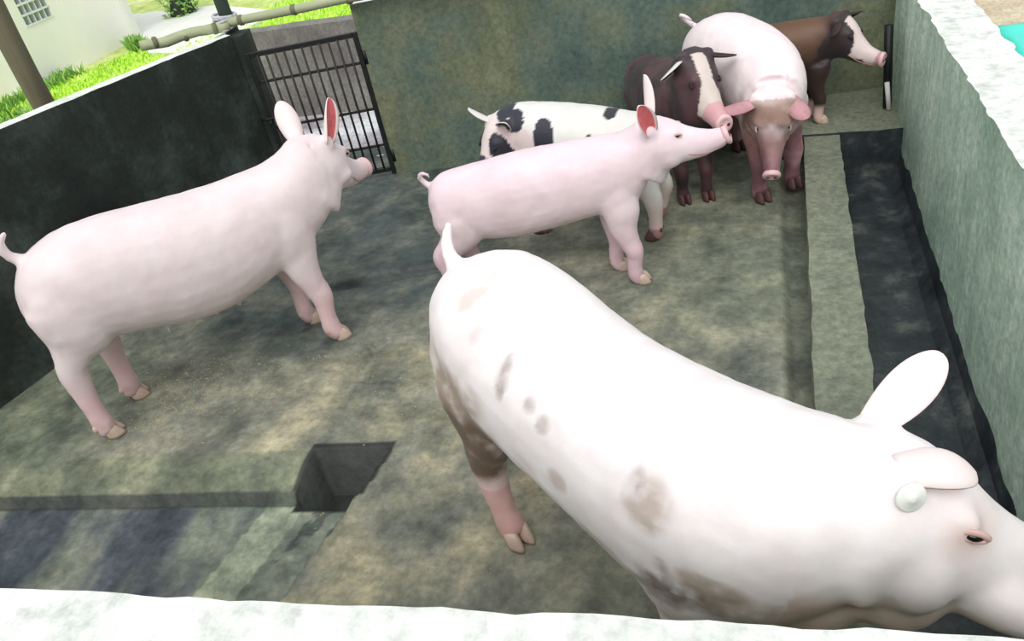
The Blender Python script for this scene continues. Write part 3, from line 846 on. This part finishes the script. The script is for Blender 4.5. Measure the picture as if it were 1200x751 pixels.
# 6: dark brown pig with a white blaze
def dark_col(p, h):
    n1 = fbm(p.x * 9, p.y * 9, p.z * 9)
    c = mixc(lin(50, 36, 40), lin(86, 56, 62), max(0, min(1, 0.4 + n1 * 1.2)))
    if h.x > 0.0 and abs(h.z) < 0.2 and abs(h.y) < 0.15:
        if abs(h.y) < 0.032 + 0.06 * sstep(0.12, 0.26, h.x) and h.z > -0.10: c = lin(216, 204, 196)
        if h.x > 0.22: c = mixc(c, lin(214, 150, 160), 0.75)
    return c
legs6 = [('hind', (-0.30, -0.07, .36, .85), (-0.33, -0.075), .26), ('hind', (-0.29, 0.07, .36, .85), (-0.31, 0.08), .26),
         ('front', (0.30, -0.065, .36, .85), (0.34, -0.05), .26), ('front', (0.30, 0.065, .36, .85), (0.36, 0.06), .26)]
BR = [M_EAR_BROWN, M_EAR_BROWN]
ears6 = [dict(base=(-0.005, -0.085, 0.06), axis=(0.35, -0.9, -0.35), face=(0.8, 0.1, -0.4), len=.12, wid=.08, cup=0.4, mats=[M_EAR_SPOT, M_EAR_BROWN]),
         dict(base=(-0.005, 0.085, 0.06), axis=(0.45, 0.85, 0.0), face=(0.7, 0.0, -0.7), len=.12, wid=.08, cup=0.4, mats=BR)]
make_pig('pig', 'dark brown pig with white blaze and pink snout peering out beside the low hung head', (-0.44, 3.685), R(-67), 
         t2[:-3] + [(0.33, 0.005, .455, .142, .112), (0.37, .01, .475, .125, .10), (0.40, .015, .49, .11, .092)],
         dict(o=(0.375, 0.02, .635), yaw=R(8), pitch=R(-24), scale=0.92), legs6,
         [((-0.405, 0, .465), .016), ((-0.43, 0, .45), .013), ((-0.44, 0.0, .40), .010), ((-0.435, 0, .35), .008)],
         ears6, dark_col, mouth=False, lid=M_EAR_BROWN, voxel=0.010, smooth=6, scale=0.97, hoof_mat=M_HOOF_DARK)

# 7: ginger pig on the ledge
def ginger_col(p, h):
    n1 = fbm(p.x * 8, p.y * 8, p.z * 8)
    c = mixc(lin(54, 38, 36), lin(104, 74, 54), sstep(0.36, 0.52, p.z + 0.05 * n1))
    c = mixc(c, lin(64, 44, 46), 0.75 * sstep(0.30, 0.40, p.x))
    if p.z < 0.13: c = mixc(lin(226, 190, 184), c, sstep(0.09, 0.13, p.z))
    if h.x > -0.02 and abs(h.z) < 0.2 and abs(h.y) < 0.15:
        c = lin(52, 38, 40)
        if (abs(h.y) < 0.045 + 0.075 * sstep(0.10, 0.22, h.x) and h.x > 0.03 and h.z > -0.09) or h.x > 0.24: c = lin(226, 208, 206)
        if h.x > 0.29: c = lin(196, 150, 156)
    return c
ears7 = [dict(base=(-0.005, -0.085, 0.06), axis=(0.40, -0.9, -0.2), face=(0.8, 0.1, -0.4), len=.13, wid=.09, cup=0.4, mats=BR),
         dict(base=(-0.005, 0.085, 0.06), axis=(0.45, 0.8, 0.1), face=(0.8, 0.1, -0.5), len=.12, wid=.09, cup=0.4, mats=BR)]
legs7 = [('hind', (-0.30, -0.07, .36, .85), (-0.33, -0.075), .26), ('hind', (-0.29, 0.07, .36, .85), (-0.31, 0.08), .26),
         ('front', (0.32, -0.065, .36, .85), (0.345, -0.06), .26), ('front', (0.31, 0.065, .36, .85), (0.295, 0.06), .26)]
make_pig('pig', 'ginger brown pig with white blaze standing on the ledge in the corner', (-0.02, 4.0), R(-6), 
         t2[:-3] + [(0.33, 0.005, .455, .142, .112), (0.37, 0, .475, .125, .10), (0.40, 0, .49, .11, .092)],
         dict(o=(0.42, 0, .53), yaw=R(-20), pitch=R(-22), scale=0.92), legs7,
         [((-0.405, 0, .465), .016), ((-0.43, 0, .45), .013), ((-0.44, 0.0, .40), .010), ((-0.435, 0, .35), .008)],
         ears7, ginger_col, lid=M_EAR_BROWN, voxel=0.010, smooth=6, z0=0.10, scale=0.82)
# ------------------------------------------------------------------ iron gate in the gap of the back wall
G0 = Vector((-2.592, 3.702, 0.0)); GD = Vector((0.5605, 0.157, 0.0)); GL = GD.length; GD = GD / GL
gate = empty('barred_gate', G0, math.atan2(GD.y, GD.x))
tag(gate, 'dark iron barred gate closing the gap in the back wall', 'gate')
def gbox(name, x0, x1, z0, z1, t, mat, parent):
    b = bmesh.new(); box(b, x0, x1, -t, t, z0, z1)
    bmesh.ops.bevel(b, geom=b.edges[:], offset=0.0025, segments=1, affect='EDGES')
    return bmobj(name, b, mat, parent)
H_G = 0.815
gbox('stile', -0.013, 0.013, 0.012, H_G, 0.013, M_IRON, gate)
gbox('stile', GL - 0.013, GL + 0.013, 0.012, H_G, 0.013, M_IRON, gate)
gbox('rail', 0.013, GL - 0.013, H_G - 0.026, H_G, 0.012, M_IRON, gate)
gbox('rail', 0.013, GL - 0.013, 0.03, 0.056, 0.012, M_IRON, gate)
for z in (0.655, 0.40, 0.19):
    gbox('crossbar', 0.013, GL - 0.013, z - 0.008, z + 0.008, 0.004, M_RUST, gate)
NB = 11
me0 = None
for k in range(NB):
    x = GL * (k + 1) / (NB + 1)
    if me0 is None:
        b = bmesh.new(); rod(b, (0, -0.009, 0.05), (0, -0.009, H_G - 0.02), 0.0062, 8)
        o = bmobj('bar', b, M_RUST, gate, True); me0 = o.data
    else:
        o = bpy.data.objects.new('bar', me0); COL.objects.link(o); o.parent = gate
    o.location = (x, 0, 0)
for z in (0.12, 0.68):
    b = bmesh.new(); rod(b, (GL + 0.022, 0.0, z - 0.035), (GL + 0.022, 0.0, z + 0.035), 0.011, 10); bmobj('hinge', b, M_IRON, gate, True)
b = bmesh.new(); rod(b, (0.02, -0.022, 0.46), (-0.05, -0.022, 0.46), 0.007, 8); rod(b, (0.005, -0.022, 0.46), (0.005, -0.055, 0.44), 0.006, 8)
bmobj('latch', b, M_IRON, gate, True)

# ------------------------------------------------------------------ posts and poles
def rough_pole(name, a, b_, r, mat, label, cat, knots=0, group=None, wob=0.012, seg=12):
    a, b_ = Vector(a), Vector(b_)
    d = b_ - a
    bm = bmesh.new(); pts = []
    n = 14
    for i in range(n + 1):
        u = i / n; p = a + d * u
        p = p + Vector((wob * fbm(u * 3, a.x, 1), wob * fbm(u * 3, a.y, 5), wob * fbm(u * 3, a.x, 9))) * min(1, 4 * u, 4 * (1 - u))
        k = 1 + 0.08 * fbm(u * 5, a.x * 3)
        pts.append((*p, r * k, r * k))
    tube(bm, pts, seg, Vector((0, 1, 0)) if abs(d.normalized().y) < 0.8 else Vector((0, 0, 1)))
    o = bmobj(name, bm, mat, None, True)
    tag(o, label, cat, group)
    for k in range(knots):
        u = (k + 0.5) / knots; c = a + d * u; t = d.normalized()
        bm = bmesh.new(); pts = [(*(c + t * s_), r * q, r * q) for s_, q in ((-0.012, 1.02), (-0.004, 1.16), (0.004, 1.16), (0.012, 1.02))]
        tube(bm, pts, seg, Vector((0, 1, 0)) if abs(d.normalized().y) < 0.8 else Vector((0, 0, 1)))
        bmobj('knot', bm, M_BAMBOO_D, o, True)
    return o
rough_pole('wooden_post', (-3.285, 2.985, -0.27), (-3.285, 2.985, 2.3), 0.052, M_POST, 'thick grey-brown wooden post rising just outside the dark wall', 'post')
rough_pole('wooden_post', (-2.735, 3.845, -0.27), (-2.735, 3.845, 2.3), 0.036, M_POST_D, 'dark wooden post at the wall corner, lashed to the bamboo poles', 'post')
p1 = rough_pole('bamboo_pole', (-2.68, 3.76, 0.952), (-3.02, 3.46, 0.975), 0.026, M_BAMBOO, 'short bamboo pole lying along the dark wall beside the corner post', 'pole', 3)
p2 = rough_pole('bamboo_pole', (-2.76, 3.76, 0.962), (-0.9, 3.90, 1.02), 0.024, M_BAMBOO, 'long bamboo pole spanning the gap above the barred gate', 'pole', 6)
bm = bmesh.new()
for k in range(5):
    pts = []
    for i in range(17):
        t = 2 * math.pi * i / 16
        pts.append((-2.715 + 0.05 * math.cos(t), 3.80 + 0.075 * math.sin(t), 0.945 + 0.013 * k + 0.012 * math.sin(t + k), 0.008, 0.008))
    tube(bm, pts, 6, Vector((0, 0, 1)))
tag(bmobj('rope_lashing', bm, M_ROPE, None, True), 'pale rope lashing wound where the poles meet the corner post', 'rope')
rough_pole('stick', (-3.52, 2.70, 1.055), (-3.19, 2.62, 1.03), 0.012, M_BAMBOO, 'pale peeled stick lying on the dark wall below the thick post', 'stick', 0, seg=8)
bm = bmesh.new()
rod(bm, (0.572, 4.035, 0.11), (0.552, 4.045, 0.50), 0.020, 10)  # indistinct dark upright shape, modelled as a rod
o = bmobj('corner_rod', bm, M_IRON, None, True); tag(o, 'dark upright rod standing in the corner by the ginger pig', 'pipe')
bm = bmesh.new(); rod(bm, (0.578, 4.012, 0.105), (0.560, 4.017, 0.24), 0.011, 8)
tag(bmobj('stick', bm, M_BLDG, None, True), 'short white stick leaning at the foot of the dark rod', 'stick')

# ------------------------------------------------------------------ pale building outside
bld = empty('building', (-8.13, 7.5, -0.25))
tag(bld, 'pale plastered building with a small dark vent beyond the lime grass', 'building')
def bpart(name, x0, x1, y0, y1, z0, z1, mat, parent=bld, bev=0.0):
    b = bmesh.new(); box(b, x0 + 8.13, x1 + 8.13, y0 - 7.5, y1 - 7.5, z0 + 0.25, z1 + 0.25)
    if bev: bmesh.ops.bevel(b, geom=b.edges[:], offset=bev, segments=2, affect='EDGES')
    return bmobj(name, b, mat, parent)
# wall with a hole for the vent: four panels round it
vy0, vy1, vz0, vz1 = 7.70, 8.13, 0.40, 1.10
bpart('wall', -8.33, -8.13, 7.50, vy0, -0.3, 2.9, M_BLDG)
bpart('wall', -8.33, -8.13, vy1, 9.37, -0.3, 2.9, M_BLDG)
bpart('wall', -8.33, -8.13, vy0, vy1, -0.3, vz0, M_BLDG)
bpart('wall', -8.33, -8.13, vy0, vy1, vz1, 2.9, M_BLDG)
bpart('shade_grey_wall', -8.95, -8.75, 3.5, 7.50, -0.3, 2.9, M_BLDG_S)  # same building's plaster, with its shade put into a greyer colour
bpart('return_wall', -8.95, -8.13, 7.30, 7.50, -0.3, 2.9, M_BLDG_S)
bpart('end_wall', -12.0, -8.33, 9.17, 9.37, -0.3, 2.9, M_BLDG)
bpart('pilaster', -8.14, -8.09, 9.29, 9.39, -0.3, 2.9, M_BLDG_S)
v = bpart('vent_dark_panel', -8.30, -8.25, vy0, vy1, vz0, vz1, M_DARK)  # dark panel standing in for the unlit inside of the vent
nz = 6
for k in range(nz + 1):
    z = vz0 + (vz1 - vz0) * k / nz
    bpart('slat', -8.26, -8.12, vy0 - 0.01, vy1 + 0.01, z - 0.011, z + 0.011, M_VENT, bld, 0.004)
b = bmesh.new()
for k in range(6):
    y = vy0 + (vy1 - vy0) * k / 5
    box(b, -8.25 + 8.13, -8.135 + 8.13, y - 0.007 - 7.5, y + 0.007 - 7.5, vz0 + 0.25, vz1 + 0.25)
tag(bmobj('vent_fin', b, M_VENT, bld), kind='stuff')

# ------------------------------------------------------------------ plants outside
def grass(name, label, spots, n, h, mat, spread):
    vs = []; fs = []
    rnd = random.Random(len(name) + n)
    for i in range(n):
        (ax, ay), (bx, by), wd, z = spots[rnd.randrange(len(spots))]
        u = rnd.random(); x = ax + (bx - ax) * u; y = ay + (by - ay) * u
        o = (rnd.random() - 0.5) * wd
        dx, dy = -(by - ay), bx - ax; l = math.hypot(dx, dy) + 1e-6
        x += dx / l * o; y += dy / l * o
        hh = h * (0.5 + rnd.random()); a = rnd.random() * 6.28; wv = 0.010 + 0.012 * rnd.random()
        cx, cy = math.cos(a) * wv, math.sin(a) * wv; lx, ly = (rnd.random() - .5) * spread * hh, (rnd.random() - .5) * spread * hh
        k = len(vs)
        vs += [(x - cx, y - cy, z), (x + cx, y + cy, z), (x + cx * .7 + lx * .4, y + cy * .7 + ly * .4, z + hh * .6), (x - cx * .7 + lx * .4, y - cy * .7 + ly * .4, z + hh * .6), (x + lx, y + ly, z + hh)]
        fs += [(k, k + 1, k + 2, k + 3), (k + 3, k + 2, k + 4)]
    o = pyobj(name, vs, fs, mat)
    tag(o, label, 'grass', None, 'stuff')
grass('grass', 'bright lime grass between the pale building and the dark wall', [((-6.9, 5.6), (-6.4, 8.6), 2.6, -0.26)], 9000, 0.05, M_GRASS, 1.4)
grass('weeds', 'green weeds at the foot of the building by the thick post', [((-7.98, 6.6), (-7.95, 7.9), 0.25, -0.26), ((-7.4, 5.9), (-7.0, 6.5), 0.9, -0.26), ((-7.95, 9.0), (-7.5, 8.6), 0.2, -0.26)], 1500, 0.12, M_WEED, 1.2)
grass('tall_grass', 'pale sunlit grass beyond the bamboo pole', [((-6.5, 9.5), (-4.0, 9.0), 4.5, -0.26)], 9000, 0.07, M_GRASS, 1.4)
# tree trunk
tr = empty('tree_trunk', (-8.05, 10.35, -0.27))
tag(tr, 'dark tree trunk with green shoots at its foot beyond the building corner', 'tree')
b = bmesh.new()
pts = []
for i in range(16):
    u = i / 15; z = 3.2 * u
    r = 0.13 + 0.08 * math.exp(-z / 0.15)
    pts.append((0.03 * fbm(u * 3, 1), 0.03 * fbm(u * 3, 7), z, r * (1 + .06 * fbm(u * 8, 3)), r))
tube(b, pts, 14, Vector((0, 1, 0)))
bmobj('trunk', b, M_POST_D, tr, True)
vs = []; fs = []
rnd = random.Random(3)
for i in range(220):
    a = rnd.random() * 6.28; r = 0.14 + 0.12 * rnd.random(); z = 0.35 * rnd.random(); l = 0.05 + 0.06 * rnd.random(); t = rnd.random() * 6.28
    x, y = r * math.cos(a), r * math.sin(a); k = len(vs)
    dx, dy = math.cos(t) * l, math.sin(t) * l
    vs += [(x, y, z), (x + dx * .5 - dy * .3, y + dy * .5 + dx * .3, z + l * .5), (x + dx, y + dy, z + l * .3), (x + dx * .5 + dy * .3, y + dy * .5 - dx * .3, z + l * .5)]
    fs.append((k, k + 1, k + 2, k + 3))
tag(pyobj('shoots', vs, fs, M_WEED, tr), kind='stuff')

# ------------------------------------------------------------------ turquoise tarp past the right wall
nx, ny = 26, 30
vs = []
for j in range(ny + 1):
    for i in range(nx + 1):
        u, v_ = i / nx, j / ny
        x = 0.825 + 0.95 * u; y = 2.5 + 1.25 * v_
        e = min(u, 1 - u, v_, 1 - v_)
        z = -0.17 + 0.74 * sstep(0.0, 0.05, e) + 0.035 * fbm(x * 5, y * 5) * sstep(0.0, .12, e) + 0.012 * math.sin(x * 26 + 3 * y) * sstep(0.1, .2, e)
        vs.append((x, y, z))
N1 = (nx + 1) * (ny + 1)
vs2 = vs + [(x, y, z - 0.004) for x, y, z in vs]
fs = []
for j in range(ny):
    for i in range(nx):
        a = j * (nx + 1) + i
        fs.append((a, a + 1, a + nx + 2, a + nx + 1)); fs.append((a + N1, a + nx + 1 + N1, a + nx + 2 + N1, a + 1 + N1))
o = pyobj('tarp', vs2, fs, M_TARP, smooth=True)
tag(o, 'turquoise plastic tarp over a low heap past the broad white-topped wall', 'tarp')

# ------------------------------------------------------------------ scattered feed
vs = []; fs = []
rnd = random.Random(11)
for i in range(900):
    q = rnd.random()
    if q < 0.55: cx, cy, sx_, sy_ = -2.2, 1.9, 0.12, 0.14
    elif q < 0.8: cx, cy, sx_, sy_ = -1.85, 2.05, 0.30, 0.12
    else: cx, cy, sx_, sy_ = -0.95, 1.75, 0.22, 0.30
    x, y = rnd.gauss(cx, sx_), rnd.gauss(cy, sy_)
    z = floor_h(x, y); r = 0.002 + 0.004 * rnd.random() ** 2; k = len(vs); a = rnd.random() * 6
    vs += [(x + r * math.cos(a + t), y + r * math.sin(a + t), z + 0.0005) for t in (0, 2.1, 4.2)] + [(x, y, z + r * 0.9)]
    fs += [(k, k + 1, k + 3), (k + 1, k + 2, k + 3), (k + 2, k, k + 3)]
o = pyobj('feed_crumbs', vs, fs, plain('crumb', lin(176, 164, 128), 0.9))
tag(o, 'scattered pale feed crumbs on the pen floor', 'feed', None, 'stuff')
